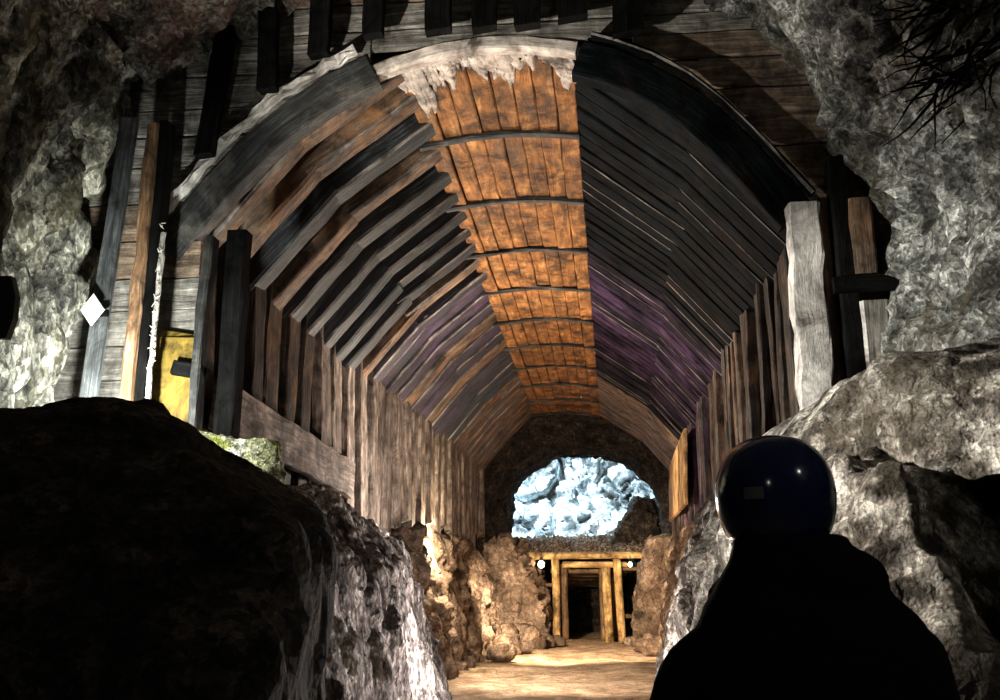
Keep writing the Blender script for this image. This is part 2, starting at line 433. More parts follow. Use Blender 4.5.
# ------------------------------------------------------------------ the cave the photographer stands in
OPEN = [(-3.9, -.1), (-3.88, 1.2), (-3.85, 2.64), (-3.87, 3.2), (-3.84, 3.8), (-3.72, 4.5), (-3.45, 5.1), (-3.05, 5.42), (-2.5, 5.7), (-1.9, 5.95), (-.8, 6.05),
        (.0, 5.85), (.62, 5.64), (1.06, 5.42), (1.46, 5.02), (1.7, 4.4), (1.86, 3.92), (1.94, 3.3), (1.78, 2.8), (1.85, 2.4), (2.0, 1.2), (2.05, -.1)]
def grow(poly, f, dx=0, dz=0):
    return [(-.9 + (x + .9) * f + dx, z if z < .3 else 2.2 + (z - 2.2) * f + dz) for x, z in poly]
CAVE = [(6.75, OPEN), (6.2, grow(OPEN, 1.0)), (5.2, grow(OPEN, 1.05)), (4.2, grow(OPEN, 1.1, .05)), (3, grow(OPEN, 1.16, .1)), (1.5, grow(OPEN, 1.2, .1)), (-1, grow(OPEN, 1.2)), (-4, grow(OPEN, 1.1))]
CAVE = CAVE[::-1]
shell('wall_left', CAVE, 520, 210, M['rock_left'], .24, 1.2, 3.1, .35, (1.9, 1.7, .28), 0., .335, folds=.2)
shell('ceiling', CAVE, 520, 210, M['rock_top'], .17, 1.1, 8.2, .7, (1, 1, 1), .335, .6)
shell('wall_right', CAVE, 620, 260, M['rock_right'], .17, 1.25, 21.7, .8, (1, 1, .9), .6, 1.)

# floor of trodden dirt, from behind the camera to the far timber gate
nx, ny = 90, 240
gx, gy = np.meshgrid(np.linspace(-4.6, 3.2, nx), np.linspace(-4, 31, ny))
P = np.stack([gx.ravel(), gy.ravel(), np.zeros(nx * ny)], 1)
P[:, 2] = .10 * fbm(P * .5 + 4, 4) - .03 + .05 * np.abs(perlin(P * 3)) * (np.abs(P[:, 0] + .6) / 2)
P[:, 2] -= .03 * np.clip(1 - np.hypot(P[:, 0] - .35, P[:, 1] - 2.2) / 1., 0, 1)
near = np.clip(1 - np.hypot(P[:, 0] - .35, P[:, 1] - 2.2) / .8, 0, 1) > 0
P[near, 2] = 0.
o = obj_np('floor', P, grid_faces(ny, nx), M['dirt']); o['kind'] = 'structure'

# ------------------------------------------------------------------ timber lining
NEAR = [(-3.05, 4.05), (-2.4, 4.8), (-1.6, 5.38), (-.2, 5.42), (.65, 4.73), (1.35, 3.95)]
FAR = [(-2.8, 3.74), (-2.25, 4.4), (-1.66, 5.0), (-.18, 4.95), (.75, 4.35), (1.3, 3.7)]
def corner(k, y, out=0.):
    t = (y - 7) / 15
    a, b = NEAR[k], FAR[k]
    x = a[0] + (b[0] - a[0]) * t; z = a[1] + (b[1] - a[1]) * t
    if out:
        dx, dz = x + .9, z - 3.3; l = math.hypot(dx, dz); x += dx / l * out; z += dz / l * out
    return Vector((x, y, z))

ORD = 'first second third fourth fifth sixth seventh eighth ninth tenth eleventh twelfth thirteenth fourteenth fifteenth sixteenth seventeenth eighteenth nineteenth twentieth'.split()
ORD += ['twenty-' + w for w in ORD[:9]] + ['thirtieth']

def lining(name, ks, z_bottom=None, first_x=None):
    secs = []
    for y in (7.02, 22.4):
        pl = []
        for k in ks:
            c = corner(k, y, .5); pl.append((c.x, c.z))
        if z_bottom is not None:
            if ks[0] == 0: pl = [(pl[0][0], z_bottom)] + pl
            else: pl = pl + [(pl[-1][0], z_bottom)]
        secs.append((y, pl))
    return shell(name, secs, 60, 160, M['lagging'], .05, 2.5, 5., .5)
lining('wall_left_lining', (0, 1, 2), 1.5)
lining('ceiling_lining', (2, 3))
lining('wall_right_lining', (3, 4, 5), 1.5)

NA = 30
for k in range(NA):
    y = 7.12 + .515 * k
    brown = k >= 22
    where = {0: 'at the tunnel mouth', NA - 1: 'at the dark far end of the tunnel'}.get(k, 'counting from the tunnel mouth')
    r = empty('timber_arch', (-.9, y, 2.2), f'{ORD[k]} timber arch frame {where}' + (', stained purple' if 12 <= k <= 20 else ', brown boarded' if brown else ', black and worn'), 'timber arch', 'timber arches lining the tunnel')
    ys = lambda a: Vector((0, a, 0))
    # left haunch timbers: heavy, standing proud of the dark lagging
    for (a, b), nm in (((0, 1), 'lower_haunch'), ((1, 2), 'upper_haunch')):
        pa, pb = corner(a, y, .07), corner(b, y, .07)
        d = (pb - pa).normalized()
        if brown or k in (0, 1): mm = [M['arch_brown'], M['arch_edge']]
        elif k in (3, 9, 14, 17): mm = [M['arch_brown'], M['arch_edge']]
        else: mm = [M['arch_left'], M['arch_edge']]
        mb = MB()
        ext = random.uniform(.05, .26) if b == 2 and k < 14 else random.uniform(0, .08) if b == 2 else random.uniform(-.02, .06)
        w = random.uniform(.2, .27) if k < 11 else .44 if k > 13 else .36
        t = random.uniform(.22, .3) if k < 11 else .1
        mb.plank([pa - d * random.uniform(.0, .08), pb + d * ext], (0, 1, 0), w, t, .012, .2, (.05, .05), [0, 1, 0, 1, 0, 1, 0, 1] if random.random() < .6 else [0] * 8, .02)
        mb.build(nm, mm, r)
    # right haunch boards: wide and lapped like clapboards
    for (a, b), nm in (((3, 4), 'upper_haunch'), ((4, 5), 'lower_haunch')):
        pa, pb = corner(a, y + random.uniform(-.02, .02), .03), corner(b, y, .03)
        d = (pb - pa).normalized()
        mb = MB()
        for q, (yo, lap) in enumerate(((-.13, .0), (.13, .012))):
            sd = Vector((0, 1, 0)) + Vector((.12, 0, .12)) * random.uniform(.0, .3)
            off = ys(yo) + Vector((0, 0, random.uniform(-.007, .007)))
            mb.plank([pa + off - d * (.0 if a == 3 else random.uniform(0, .05)), pb + off + d * random.uniform(.02, .14)], sd, .246, .06, .005, .18, (.0, .06), [0, 1, 0, 0, 0, 1, 0, 1] if random.random() < .3 else [0] * 8, .008, capmat=1 if random.random() < .4 else 0)
        mb.build(nm, [M['arch_brown'] if brown else M['arch_right'], M['arch_edge']], r)
    # wall posts
    c = corner(0, y, .06); mb = MB()
    w = random.uniform(.25, .36)
    mb.plank([c + Vector((0, random.uniform(-.04, .04), .18)), Vector((c.x + random.uniform(-.06, .09), y, 2.2 + random.uniform(-.1, .25)))], (0, 1, 0), w, random.uniform(.07, .16), .014, .18, (.1, .25), [0, 0, 0, 0, 0, 0, 0, 1])
    mb.build('wall_board', [M['wall_board'] if k > 5 else M['wall_dark'], M['arch_edge']], r)
    c = corner(5, y, .04)
    for yo in (-.13, .13):
        mb = MB(); w = random.uniform(.12, .24)
        x = c.x + random.uniform(-.05, .08)
        mb.plank([Vector((x, y + yo, c.z + random.uniform(-.1, .1))), Vector((x + random.uniform(-.03, .05), y + yo, 2.25 + random.uniform(-.1, .1)))], (0, 1, 0), w, random.uniform(.05, .13), .014, .2, (.1, .15), [0, 1, 0, 0, 0, 0, 0, 1])
        mb.build('wall_board', [M['wall_dark'] if random.random() < .8 else M['arch_brown'], M['arch_edge']], r)

# crown panels: planks laid lengthways between cross battens
NP = 10
for k in range(NP):
    y0 = 6.95 + 1.53 * k; y1 = y0 + 1.52
    nm = {0: 'orange-brown crown ceiling panel nearest the tunnel mouth, crusted with white drips', NP - 1: 'crown ceiling panel at the dark far end of the tunnel'}.get(k, f'{ORD[k]} orange-brown plank ceiling panel along the crown from the tunnel mouth')
    r = empty('ceiling_panel', (-.9, y0, 5.2), nm, 'ceiling panel', 'orange plank panels of the crown')
    mb = MB(); n = 8
    for j in range(n):
        t = (j + .5) / n
        def cp(y):
            a, b = corner(2, y), corner(3, y)
            p = a.lerp(b, t) + Vector((0, 0, .07 * math.sin(math.pi * t) + .02))
            return p
        w = (corner(3, y0) - corner(2, y0)).length / n
        dz = Vector((0, 0, random.uniform(-.012, .012)))
        mb.plank([cp(y0) + dz + Vector((0, random.uniform(0, .03), 0)), cp(y1) + dz], (1, 0, 0), w * random.uniform(.965, 1.0), .05, .006, .25, (.02, .02))
    mb.build('planking', [M['crown'], M['crown']], r)
    mb = MB()
    pts = [corner(2, y1 - .05).lerp(corner(3, y1 - .05), s) + Vector((0, 0, .07 * math.sin(math.pi * s) - .02)) for s in np.linspace(-.04, 1.0, 7)]
    mb.plank(pts, (0, 1, 0), .08, .05, .012, .15)
    mb.build('cross_batten', M['ring_black'], r)
    if k == 0:
        V = []; F = []; nX = 160
        mbv = MB()
        xs = np.linspace(-1.72, -.2, nX)
        L = .22 + .5 * np.clip(fbm(np.stack([xs * 3.2, xs * 0, xs * 0 + 2], 1), 3), -.3, 1) + .30 * np.clip(perlin(np.stack([xs * 15, xs * 0 + .5, xs * 0], 1)), 0, 1) + .25 * np.clip(perlin(np.stack([xs * 40, xs * 0 + .3, xs * 0], 1)), 0, 1)
        L = np.maximum(.1, -.02 + 1.5 * np.clip(L, .04, .85)) * np.interp(xs, [-1.72, -1.3, -.9, -.2], [1.6, 1.4, 1.1, 1.2])
        rows = 8
        for i, x in enumerate(xs):
            s = (x + 1.6) / 1.4
            z = 5.365 + .04 * s + .07 * math.sin(math.pi * min(1, max(0, s)))
            for j in range(rows):
                V.append((x + .01 * math.sin(j * 2 + i), 6.94 + L[i] * j / (rows - 1), z - .022 * (1 - (j / (rows - 1)) ** 2) - .012 * random.random() + .006))
        F = grid_faces(nX, rows)
        o = obj_np('mineral_crust', V, F, M['pale_cap'], r)
        md = o.modifiers.new('thick', 'SOLIDIFY'); md.thickness = .03; md.offset = 1 if False else 0
        # keep the map the crust material reads
        o.data.uv_layers.new(name='grain')
        for lp in o.data.loops:
            co = o.data.vertices[lp.vertex_index].co
            o.data.uv_layers['grain'].data[lp.index].uv = (co.y * 2, co.x)
        o['label'] = 'white mineral drip crust'

# entrance ring
r = empty('entrance_arch', (-.9, 6.85, 3.9), 'curved entrance arch ring framing the tunnel mouth, pale crown cap and black sides', 'arch')
def curve(pts, n=14, y=6.86):
    return [Vector((x, y, z)) for x, z in smoothed(resample(pts, n), 2)]
mb = MB(); mb.plank(curve([(-1.78, 5.2), (-1.35, 5.36), (-.95, 5.42), (-.55, 5.41), (-.17, 5.33)]), (0, 1, 0), .12, .1, .008, .15)
mb.build('crown_cap', M['pale_cap'], r)['label'] = 'pale crusted crown strip'
LEFTR = [(-3.25, 3.84), (-2.95, 4.26), (-2.48, 4.78), (-2.1, 5.05), (-1.72, 5.24)]
RIGHTR = [(-.16, 5.25), (.2, 5.12), (.62, 4.83), (.98, 4.43), (1.34, 3.94)]
mb = MB(); mb.plank(curve(LEFTR), (0, 1, 0), .16, .26, .012, .15); mb.build('left_ring_timber', [M['ring_black'], M['arch_edge']], r)
mb = MB(); mb.plank(curve([(x - .115, z + .125) for x, z in LEFTR], y=6.74), (0, 1, 0), .08, .055, .03, .07); mb.build('left_edge_strip', M['white_wood'], r)
mb = MB(); mb.plank(curve(RIGHTR), (0, 1, 0), .16, .28, .008, .15); mb.build('right_ring_timber', M['arch_right'], r)
mb = MB(); mb.plank(curve([(x + .105, z + .125) for x, z in RIGHTR], y=6.72), (0, 1, 0), .1, .03, .012, .12, mats=[0, 1, 0, 0, 0, 0, 0, 1]); mb.build('right_edge_strip', [M['arch_right'], M['arch_edge']], r)

# ------------------------------------------------------------------ bulkhead: planks across the face of the mouth
def ring_x(z, sidepoly):
    zs = [p[1] for p in sidepoly]; xs = [p[0] for p in sidepoly]
    if sidepoly is LEFTR: return np.interp(z, zs, xs)
    return np.interp(z, zs[::-1], xs[::-1])
HN = ['lowest', 'second lowest', 'third lowest', 'fourth lowest', 'fifth lowest', 'sixth lowest', 'seventh lowest', 'eighth lowest', 'ninth lowest', 'tenth lowest', 'eleventh lowest', 'topmost']
z = 2.3; rows = []
while z < 5.3:
    h = random.uniform(.2, .29); rows.append((z, h)); z += h + .006
for i, (z, h) in enumerate(rows[:12]):
    zc = z + h / 2
    x1 = -2.98 if zc < 3.9 else ring_x(zc, LEFTR) - .02
    mb = MB(); mb.plank([(-4.05, 6.83, zc), (x1, 6.83, zc + random.uniform(-.015, .015))], (0, 0, 1), h, .05, .007, .2)
    tag(mb.build('bulkhead_plank', M['bulkhead'] if i not in (5, 6) else M['bulkhead_brown']), f'{HN[i] if i < len(rows) - 1 else "topmost"} horizontal plank of the left bulkhead beside the arch', 'plank', 'planks left of the arch')
z = 2.3; rows = []
while z < 5.05:
    h = random.uniform(.22, .32); rows.append((z, h)); z += h + .006
for i, (z, h) in enumerate(rows):
    zc = z + h / 2
    x0 = 1.5 if zc < 3.95 else ring_x(zc, RIGHTR) + .04
    mb = MB(); mb.plank([(x0, 6.84, zc), (2.3, 6.84, zc + random.uniform(-.02, .02))], (0, 0, 1), h, .05, .007, .2)
    tag(mb.build('bulkhead_plank', M['bulkhead_brown']), f'{HN[i] if i < len(rows) - 1 else "topmost"} horizontal brown plank of the right bulkhead beside the arch', 'plank', 'planks right of the arch')
z = 5.2
for i, h in enumerate((.2, .16, .22, .2, .24)):
    zc = z + h / 2; z += h + .008
    pieces = [(-4.0, 2.4)] if zc > 5.42 else [(-4.0, ring_x(min(zc, 5.38), LEFTR) - .05 if zc < 5.4 else -1.55), (-.1 if zc > 5.4 else .25, 2.3)]
    for s, (xa, xb) in enumerate(pieces):
        mb = MB(); mb.plank([(xa, 6.84, zc), (xb, 6.84, zc)], (0, 0, 1), h, .05, .007, .25)
        wh = 'above the arch crown' if len(pieces) == 1 else ('above the left shoulder of the arch' if s == 0 else 'above the right shoulder of the arch')
        nm = {0: 'lowest', 1: 'second', 2: 'third', 3: 'upper', 4: 'topmost'}[i]
        tag(mb.build('bulkhead_plank', M['bulkhead'] if s == 0 and i != 3 else M['bulkhead_brown']), f'{nm} long weathered plank {wh}', 'plank', 'planks above the arch')

# hanging posts off the planks, black and widened to carry their shade
HP = [(-2.78, 5.75, -2.91, 4.45, .13), (-2.48, 5.8, -2.45, 4.84, .14), (-2.06, 5.9, -2.07, 5.1, .15), (-1.66, 6., -1.66, 5.3, .15), (-1.17, 6.05, -1.17, 5.42, .19), (-.82, 6.05, -.82, 5.45, .18), (-.52, 6.05, -.5, 5.44, .19), (-.17, 6., -.17, 5.36, .22), (.24, 6., .23, 5.18, .22)]
for i, (xa, za, xb, zb, w) in enumerate(HP):
    sl = .03
    zb = (float(np.interp(xb, [p[0] for p in LEFTR], [p[1] for p in LEFTR])) + .21) if xb < -1.7 else 5.41 if xb < -.3 else float(np.interp(xb, [p[0] for p in RIGHTR], [p[1] for p in RIGHTR])) + .2
    rings = []
    for t in np.linspace(0, 1, 6):
        x = xa + (xb - xa) * t
        q = []
        for sx, sy in ((-1, -1), (1, -1), (1, 1), (-1, 1)):
            zz = za + (zb - za) * t
            if t == 1: zz += sl * (.5 + .5 * sx) * (w / .25)
            q.append((x - .02 + sx * min(w, .22) / 2 + random.uniform(-.006, .006), 6.64 + sy * .05, zz))
        rings.append(q)
    mb = MB(); mb.loft(rings)
    wh = ['leftmost black post standing on the arch, narrow and leaning', 'second black post from the left above the arch, straight foot'] + [f'{ORD[n]} black post from the left above the arch, upright and square' for n in range(2, 8)] + ['rightmost black post above the arch, nearest the right rock']
    tag(mb.build('crown_post', M['post_black']), wh[i], 'post', 'black posts above the arch')

# left side timbers
mb = MB(); mb.plank([(-3.43, 6.45, 4.75), (-3.58, 6.4, 1.9)], (1, 0, 0), .125, .06, .006, .3); tag(mb.build('side_post', M['post_grey']), 'dark grey leaning post behind the white diamond marker', 'post', 'posts left of the arch')
mb = MB(); mb.plank([(-3.27, 6.5, 4.72), (-3.3, 6.48, 1.9)], (1, 0, 0), .085, .08, .012, .2, mats=[0, 0, 0, 0, 0, 0, 0, 0]); tag(mb.build('side_post', M['pole_orange']), 'slim orange-brown post between diamond marker and yellow board', 'post', 'posts left of the arch')
mb = MB(); mb.plank([(-3.19, 6.56, 4.75), (-3.22, 6.53, 1.9)], (1, 0, 0), .07, .14, .006, .3); tag(mb.build('side_post', M['post_black']), 'thin black strip post against the slim orange-brown post', 'post', 'posts left of the arch')
r = empty('frayed_edge_post', (-3.14, 6.5, 1.9), 'thin pale post with frayed fibre edge beside yellow board', 'post')  # pale strip and fibres stand in for a lit timber edge
mb = MB(); mb.plank([(-3.13, 6.5, 3.88), (-3.16, 6.48, 1.9)], (1, 0, 0), .036, .04, .006, .06); mb.build('pale_strip', M['white_wood'], r)
mb = MB()
for q in range(90):
    zz = random.uniform(2.3, 3.95); x = -3.14
    d = Vector((random.uniform(.008, .04) * random.choice((1, 1, 1, -.6)), -.02 * random.random(), random.uniform(-.05, .04)))
    mb.log((x, 6.47, zz), Vector((x, 6.47, zz)) + d, .004, .002, n=4, step=.05)
tag(mb.build('frayed_fibres', M['fringe'], r), 'pale frayed fibres', kind='stuff')
mb = MB(); mb.plank([(-3.05, 6.72, 3.12), (-3.05, 6.7, 2.0)], (1, 0, 0), .36, .05, .01, .2, (.12, .05)); tag(mb.build('yellow_board', M['yellow']), 'yellow ochre board low in the left bulkhead above the dark ledge', 'board')
mb = MB(); mb.plank([(-3.05, 6.64, 2.93), (-2.8, 6.64, 2.86)], (0, 0, 1), .1, .06, .012, .1); tag(mb.build('timber_cleat', M['post_black']), 'short black cleat across the top of the yellow board', 'cleat')
mb = MB(); mb.plank([(-2.82, 6.6, 3.86), (-2.85, 6.55, 1.8)], (1, 0, 0), .07, .12, .01, .25, mats=[0, 1, 0, 0, 0, 0, 0, 1]); tag(mb.build('side_post', [M['ring_black'], M['arch_edge']]), 'dark brown post right of the yellow board', 'post', 'posts left of the arch')
mb = MB(); mb.plank([(-2.66, 6.75, 3.95), (-2.68, 6.7, 1.8)], (1, 0, 0), .15, .14, .012, .25); tag(mb.build('side_post', M['post_black']), 'thick black post carrying the left foot of the arch', 'post', 'posts left of the arch')
mb = MB(); mb.plank([(-2.9, 7.15, 2.74), (-2.86, 10.8, 2.52)], (0, .05, 1), .4, .08, .012, .25, (.1, .2)); tag(mb.build('waling_plank', M['wall_board']), 'long pale brown plank laid along the foot of the left wall boards', 'plank')

mb = MB()
pc = [(x + .13, z - .44) for x, z in [(-3.72, 3.72), (-3.44, 3.72), (-3.40, 3.6), (-3.40, 3.47), (-3.43, 3.36), (-3.72, 3.38)]]
mb.loft([[(x, 5.05 + q, z - .15) for x, z in pc] for q in (0, .05)])
tag(mb.build('teal_board', M['teal']), 'dark teal board with clipped corners hung at the left edge of the rock wall', 'board')

# diamond marker on the grey post
r = empty('diamond_marker', (-3.5, 6.3, 3.27), 'white diamond shaped reflective marker fixed to the dark grey post', 'marker')
mb = MB()
c = Vector((-3.505, 6.3, 3.27)); dd = [(0, 0, .115), (.085, 0, 0), (0, 0, -.115), (-.085, 0, 0)]
mb.loft([[c + Vector((a, .008, b)) for a, _, b in dd], [c + Vector((a, -.004, b)) for a, _, b in dd], [c + Vector((a * .94, -.008, b * .94)) for a, _, b in dd]]); mb.build('reflective_plate', M['sign_white'], r)
mb = MB(); mb.plank([c + Vector((-.02, .03, -.02)), c + Vector((.1, .03, -.02))], (0, 0, 1), .05, .03, .002, .1); mb.build('bracket', M['post_black'], r)

mb = MB()
for q in range(120):
    a = Vector((1.95 + random.uniform(-.15, .2), random.uniform(4.5, 5.4), random.uniform(4.0, 4.9)))
    p = [a]; d = Vector((-.55, .1, -.32)) + Vector((random.uniform(-.5, .5), random.uniform(-.4, .2), random.uniform(-.5, .5)))
    for _ in range(5):
        d += Vector((random.uniform(-.25, .25), random.uniform(-.2, .2), random.uniform(-.25, .2))); p.append(p[-1] + d.normalized() * random.uniform(.05, .11))
    for x, y_, r0 in zip(p, p[1:], (.012, .01, .008, .006, .004)): mb.log(x, y_, r0, r0 * .85, n=5, step=.2)
tag(mb.build('root_tangle', M['post_black']), 'tangle of thin black roots hanging at the upper right corner of the rock', 'roots', None, 'stuff')
# right side timbers
mb = MB(); mb.plank([(1.36, 6.72, 3.98), (1.37, 6.68, 2.2)], (1, .0, 0), .21, .16, .018, .12, mats=[0] * 8); tag(mb.build('side_post', M['white_wood']), 'whitewashed post carrying the right foot of the arch', 'post', 'posts right of the arch')
mb = MB(); mb.plank([(1.515, 6.8, 4.05), (1.52, 6.78, 2.2)], (1, 0, 0), .09, .1, .01, .2, mats=[0, 1, 0, 0, 0, 0, 0, 1], ch=.02); tag(mb.build('side_post', [M['arch_brown'], M['arch_edge']]), 'narrow brown post beside the whitewashed post', 'post', 'posts right of the arch')
mb = MB(); mb.plank([(1.61, 6.7, 4.3), (1.64, 6.66, 2.2)], (1, 0, 0), .13, .14, .008, .3); tag(mb.build('side_post', M['post_black']), 'black post between two brown ones right of the arch', 'post', 'posts right of the arch')  # black strip put in where only a dark gap shows
mb = MB(); mb.plank([(1.72, 6.62, 3.98), (1.73, 6.62, 3.42)], (1, 0, 0), .15, .06, .01, .15, mats=[0, 1, 0, 0, 0, 0, 0, 1], ch=.02); tag(mb.build('short_board', [M['arch_brown'], M['arch_edge']]), 'short brown board above the black cross beam right of the arch', 'board', 'short boards right of the arch')
mb = MB(); mb.plank([(1.76, 6.62, 3.26), (1.79, 6.6, 2.2)], (1, 0, 0), .19, .06, .01, .15, mats=[0, 1, 0, 0, 0, 1, 0, 1], ch=.02); tag(mb.build('short_board', [M['bulkhead'], M['white_wood']]), 'grey board below the black cross beam right of the arch', 'board', 'short boards right of the arch')
mb = MB(); mb.plank([(1.5, 6.56, 3.36), (2.0, 6.54, 3.38)], (0, 0, 1), .11, .08, .01, .15); tag(mb.build('cross_beam', M['post_black']), 'short black cross beam over the posts right of the arch', 'beam', None, 'thing')
mb = MB(); mb.plank([(1.2, 18.1, 3.62), (1.17, 18.1, 2.6)], (.015, 1, 0), 5.6, .06, .012, .2, (.1, .1)); tag(mb.build('end_board', M['orange_board']), 'long bright orange board at the far right end of the tunnel wall', 'board')  # added panel stands in for the lamplit stretch of wall

# ------------------------------------------------------------------ rocks around the mouth
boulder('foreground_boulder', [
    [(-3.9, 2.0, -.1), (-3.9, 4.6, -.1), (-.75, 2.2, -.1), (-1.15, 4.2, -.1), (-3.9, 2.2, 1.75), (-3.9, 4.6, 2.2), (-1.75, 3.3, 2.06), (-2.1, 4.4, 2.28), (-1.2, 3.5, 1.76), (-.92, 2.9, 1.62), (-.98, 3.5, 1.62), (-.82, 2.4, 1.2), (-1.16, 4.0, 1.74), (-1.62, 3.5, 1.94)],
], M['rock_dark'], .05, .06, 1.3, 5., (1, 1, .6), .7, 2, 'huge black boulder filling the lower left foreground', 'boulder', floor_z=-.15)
boulder('mossy_rock', [
    [(-2.75, 5.5, 1.5), (-2.0, 5.5, 1.5), (-2.75, 6.1, 1.5), (-1.95, 6.1, 1.5), (-2.75, 5.7, 2.3), (-2.55, 5.6, 2.33), (-2.1, 5.75, 2.24), (-1.98, 5.8, 2.27), (-1.9, 5.8, 2.0), (-2.1, 6.1, 2.3), (-2.7, 6.1, 2.36)],
], M['moss'], .025, .05, 3., 15., (1, 1, 1), .6, 2, 'small sunlit-green mossy rock just behind the top edge of the black boulder'.replace('sunlit-green', 'bright green'), 'rock')
boulder('fluted_outcrop', [
    [(-3.9, 4.9, -.1), (-1.6, 5.6, -.1), (-1.45, 9.0, -.1), (-1.75, 11.5, -.1), (-2.4, 13.0, -.1), (-3.9, 13.5, -.1), (-3.9, 4.9, 1.4), (-2.2, 5.6, 1.65), (-2.35, 8.0, 2.1), (-2.2, 8.5, 1.95), (-1.75, 8.2, 1.5), (-2.3, 11.2, 1.7), (-2.5, 10.5, 2.0), (-3.9, 13, 2.0), (-3.0, 7.5, 2.2), (-3.0, 11.0, 2.2), (-3.9, 7, 2.0)],
], M['rock_outcrop'], .04, .15, 1.7, 33., (1.2, 1.2, .34), .55, 2, 'fluted grey rock outcrop under the left wall boards', 'rock', floor_z=-.15)
boulder('rock_bench', [
    [(-4.2, 13.2, -.1), (-2.5, 13.5, -.1), (-2.4, 18, -.1), (-2.2, 21, -.1), (-4.4, 22.5, -.1), (-4.2, 13.2, 2.0), (-2.9, 13.5, 2.0), (-2.85, 18, 2.1), (-2.8, 21.5, 2.0), (-4.4, 22.5, 2.2), (-2.5, 19, .8), (-2.4, 21, .9)],
], M['rock_warm'], .06, .2, 1.3, 41., (1, 1, .6), .9, 2, 'brown rock bench under the far left wall boards', 'rock', floor_z=-.15)
boulder('gate_pillar', [
    [(-3.4, 22.6, -.1), (-1.45, 22.8, -.1), (-1.5, 25.5, -.1), (-3.4, 25.5, -.1), (-3.2, 22.8, 2.2), (-2.3, 22.9, 2.25), (-1.95, 22.8, 1.75), (-1.45, 22.8, .8), (-1.9, 25.5, 1.9), (-3.4, 25.5, 2.2), (-1.75, 22.7, 1.2)],
], M['rock_warm'], .05, .22, 1.2, 52., (1, 1, .8), 1.1, 2, 'knobbly brown rock pillar left of the far timber gate', 'rock', floor_z=-.15)
boulder('gate_pillar', [
    [(.55, 22.9, -.1), (2.2, 22.0, -.1), (.7, 25.5, -.1), (2.2, 25.5, -.1), (.65, 22.9, 1.7), (.85, 22.9, 2.3), (2.2, 22.2, 2.4), (.8, 25.5, 2.1), (2.2, 25.5, 2.3), (.45, 22.9, .4)],
], M['rock_warm'], .05, .15, 1.2, 61., (1, 1, .7), .8, 2, 'brown rock pillar right of the far timber gate', 'rock', floor_z=-.15)
boulder('right_outcrop', [
    [(.55, 5.2, -.1), (.35, 8.0, -.1), (.5, 13.0, -.1), (1.5, 5.6, -.1), (2.8, 7.0, -.1), (2.8, 13.5, -.1), (1.27, 3.7, -.1), (.8, 4.0, -.1), (.85, 5.0, 1.9), (.8, 8.0, 2.05), (1.1, 11.0, 2.3), (1.3, 13.3, 2.2), (.55, 8.0, 1.5), (.5, 9.0, .8), (.4, 8.2, .5), (1.2, 4.3, 1.95), (1.28, 3.7, 1.1), (.85, 4.1, 1.3), (2.8, 7.0, 2.1), (1.55, 5.6, 2.1), (2.8, 13.5, 2.3), (1.3, 6.3, 2.2)],
], M['rock_ledge'], .05, .15, 1.3, 71., (1, 1, .7), .6, 2, 'pale buff rock outcrop at the right, behind the person', 'rock', floor_z=-.15)
boulder('right_ledge', [
    [(.75, 5.6, 1.95), (.8, 6.3, 2.2), (1.05, 5.2, 2.25), (1.4, 5.0, 2.55), (2.0, 4.9, 2.62), (2.6, 4.0, 2.4), (2.6, 6.7, 2.7), (1.5, 6.5, 2.45), (1.0, 6.5, 2.35), (1.5, 4.6, 2.05), (2.5, 3.6, 1.9), (1.0, 5.2, 2.0), (2.6, 6.6, 1.8)],
], M['rock_ledge'], .035, .085, 1.5, 83., (1, 1, 1), .35, 2, 'rounded rock ledge under the whitewashed post at the right', 'rock')
boulder('right_slab', [
    [(1.45, 3.0, -.1), (2.6, 2.2, -.1), (2.7, 4.4, -.1), (1.45, 4.0, -.1), (1.35, 3.9, 1.1), (1.45, 3.4, 1.45), (2.7, 2.3, 1.6), (2.7, 4.4, 1.8), (1.6, 4.2, 1.55)],
], M['rock_right'], .045, .12, 1.6, 93., (1, 1, 1), .9, 2, 'dark grey rock slab at the lower right edge', 'rock', floor_z=-.15)
boulder('rock_bench', [
    [(.75, 13.2, -.1), (2.8, 13.2, -.1), (.95, 22.3, -.1), (2.8, 22.3, -.1), (1.3, 13.2, 2.2), (1.35, 22.3, 2.3), (2.8, 13.2, 2.3), (2.8, 22.3, 2.3), (.95, 18, 1.)],
], M['rock_warm'], .06, .14, 1.4, 99., (1, 1, .7), .8, 2, 'brown rock bench under the far right wall boards', 'rock', floor_z=-.15)

# stones at the feet of the rocks near the gate
def stone(c, rad, seed, label, mat, name='stone'):
    b = bmesh.new(); bmesh.ops.create_icosphere(b, subdivisions=3, radius=1)
    V = np.array([v.co[:] for v in b.verts]); F = [tuple(v.index for v in f.verts) for f in b.faces]; b.free()
    d = 1 + .45 * rock_noise(V, .8, seed, .8)
    V = V * d[:, None] * np.array(rad); V[:, 2] = np.maximum(V[:, 2], -rad[2] * .6)
    V += np.array(c)
    return tag(obj_np(name, V, F, mat), label, 'stone', 'loose stones at the gate')
ST = [(-1.85, 21.7, .42), (-2.25, 21.0, .4), (-1.55, 22.35, .26), (-2.1, 19.9, .33), (-1.2, 22.6, .18), (.55, 22.3, .2), (.75, 21.6, .26), (.35, 22.75, .14), (.62, 20.8, .2), (.85, 20.2, .3), (-1.75, 20.4, .16), (-2.0, 18.6, .24)]
for i, (x, y, s) in enumerate(ST):
    left = x < -.5
    idx = [j for j, q in enumerate(ST) if (q[0] < -.5) == left]
    n = sorted(idx, key=lambda j: -ST[j][1]).index(i)
    stone((x, y, s * .35), (s, s * .9, s * .75), 3.3 * i, f'{ORD[n]} loose stone on the {"left" if left else "right"} of the path, counting out from the gate', M['rock_warm'])

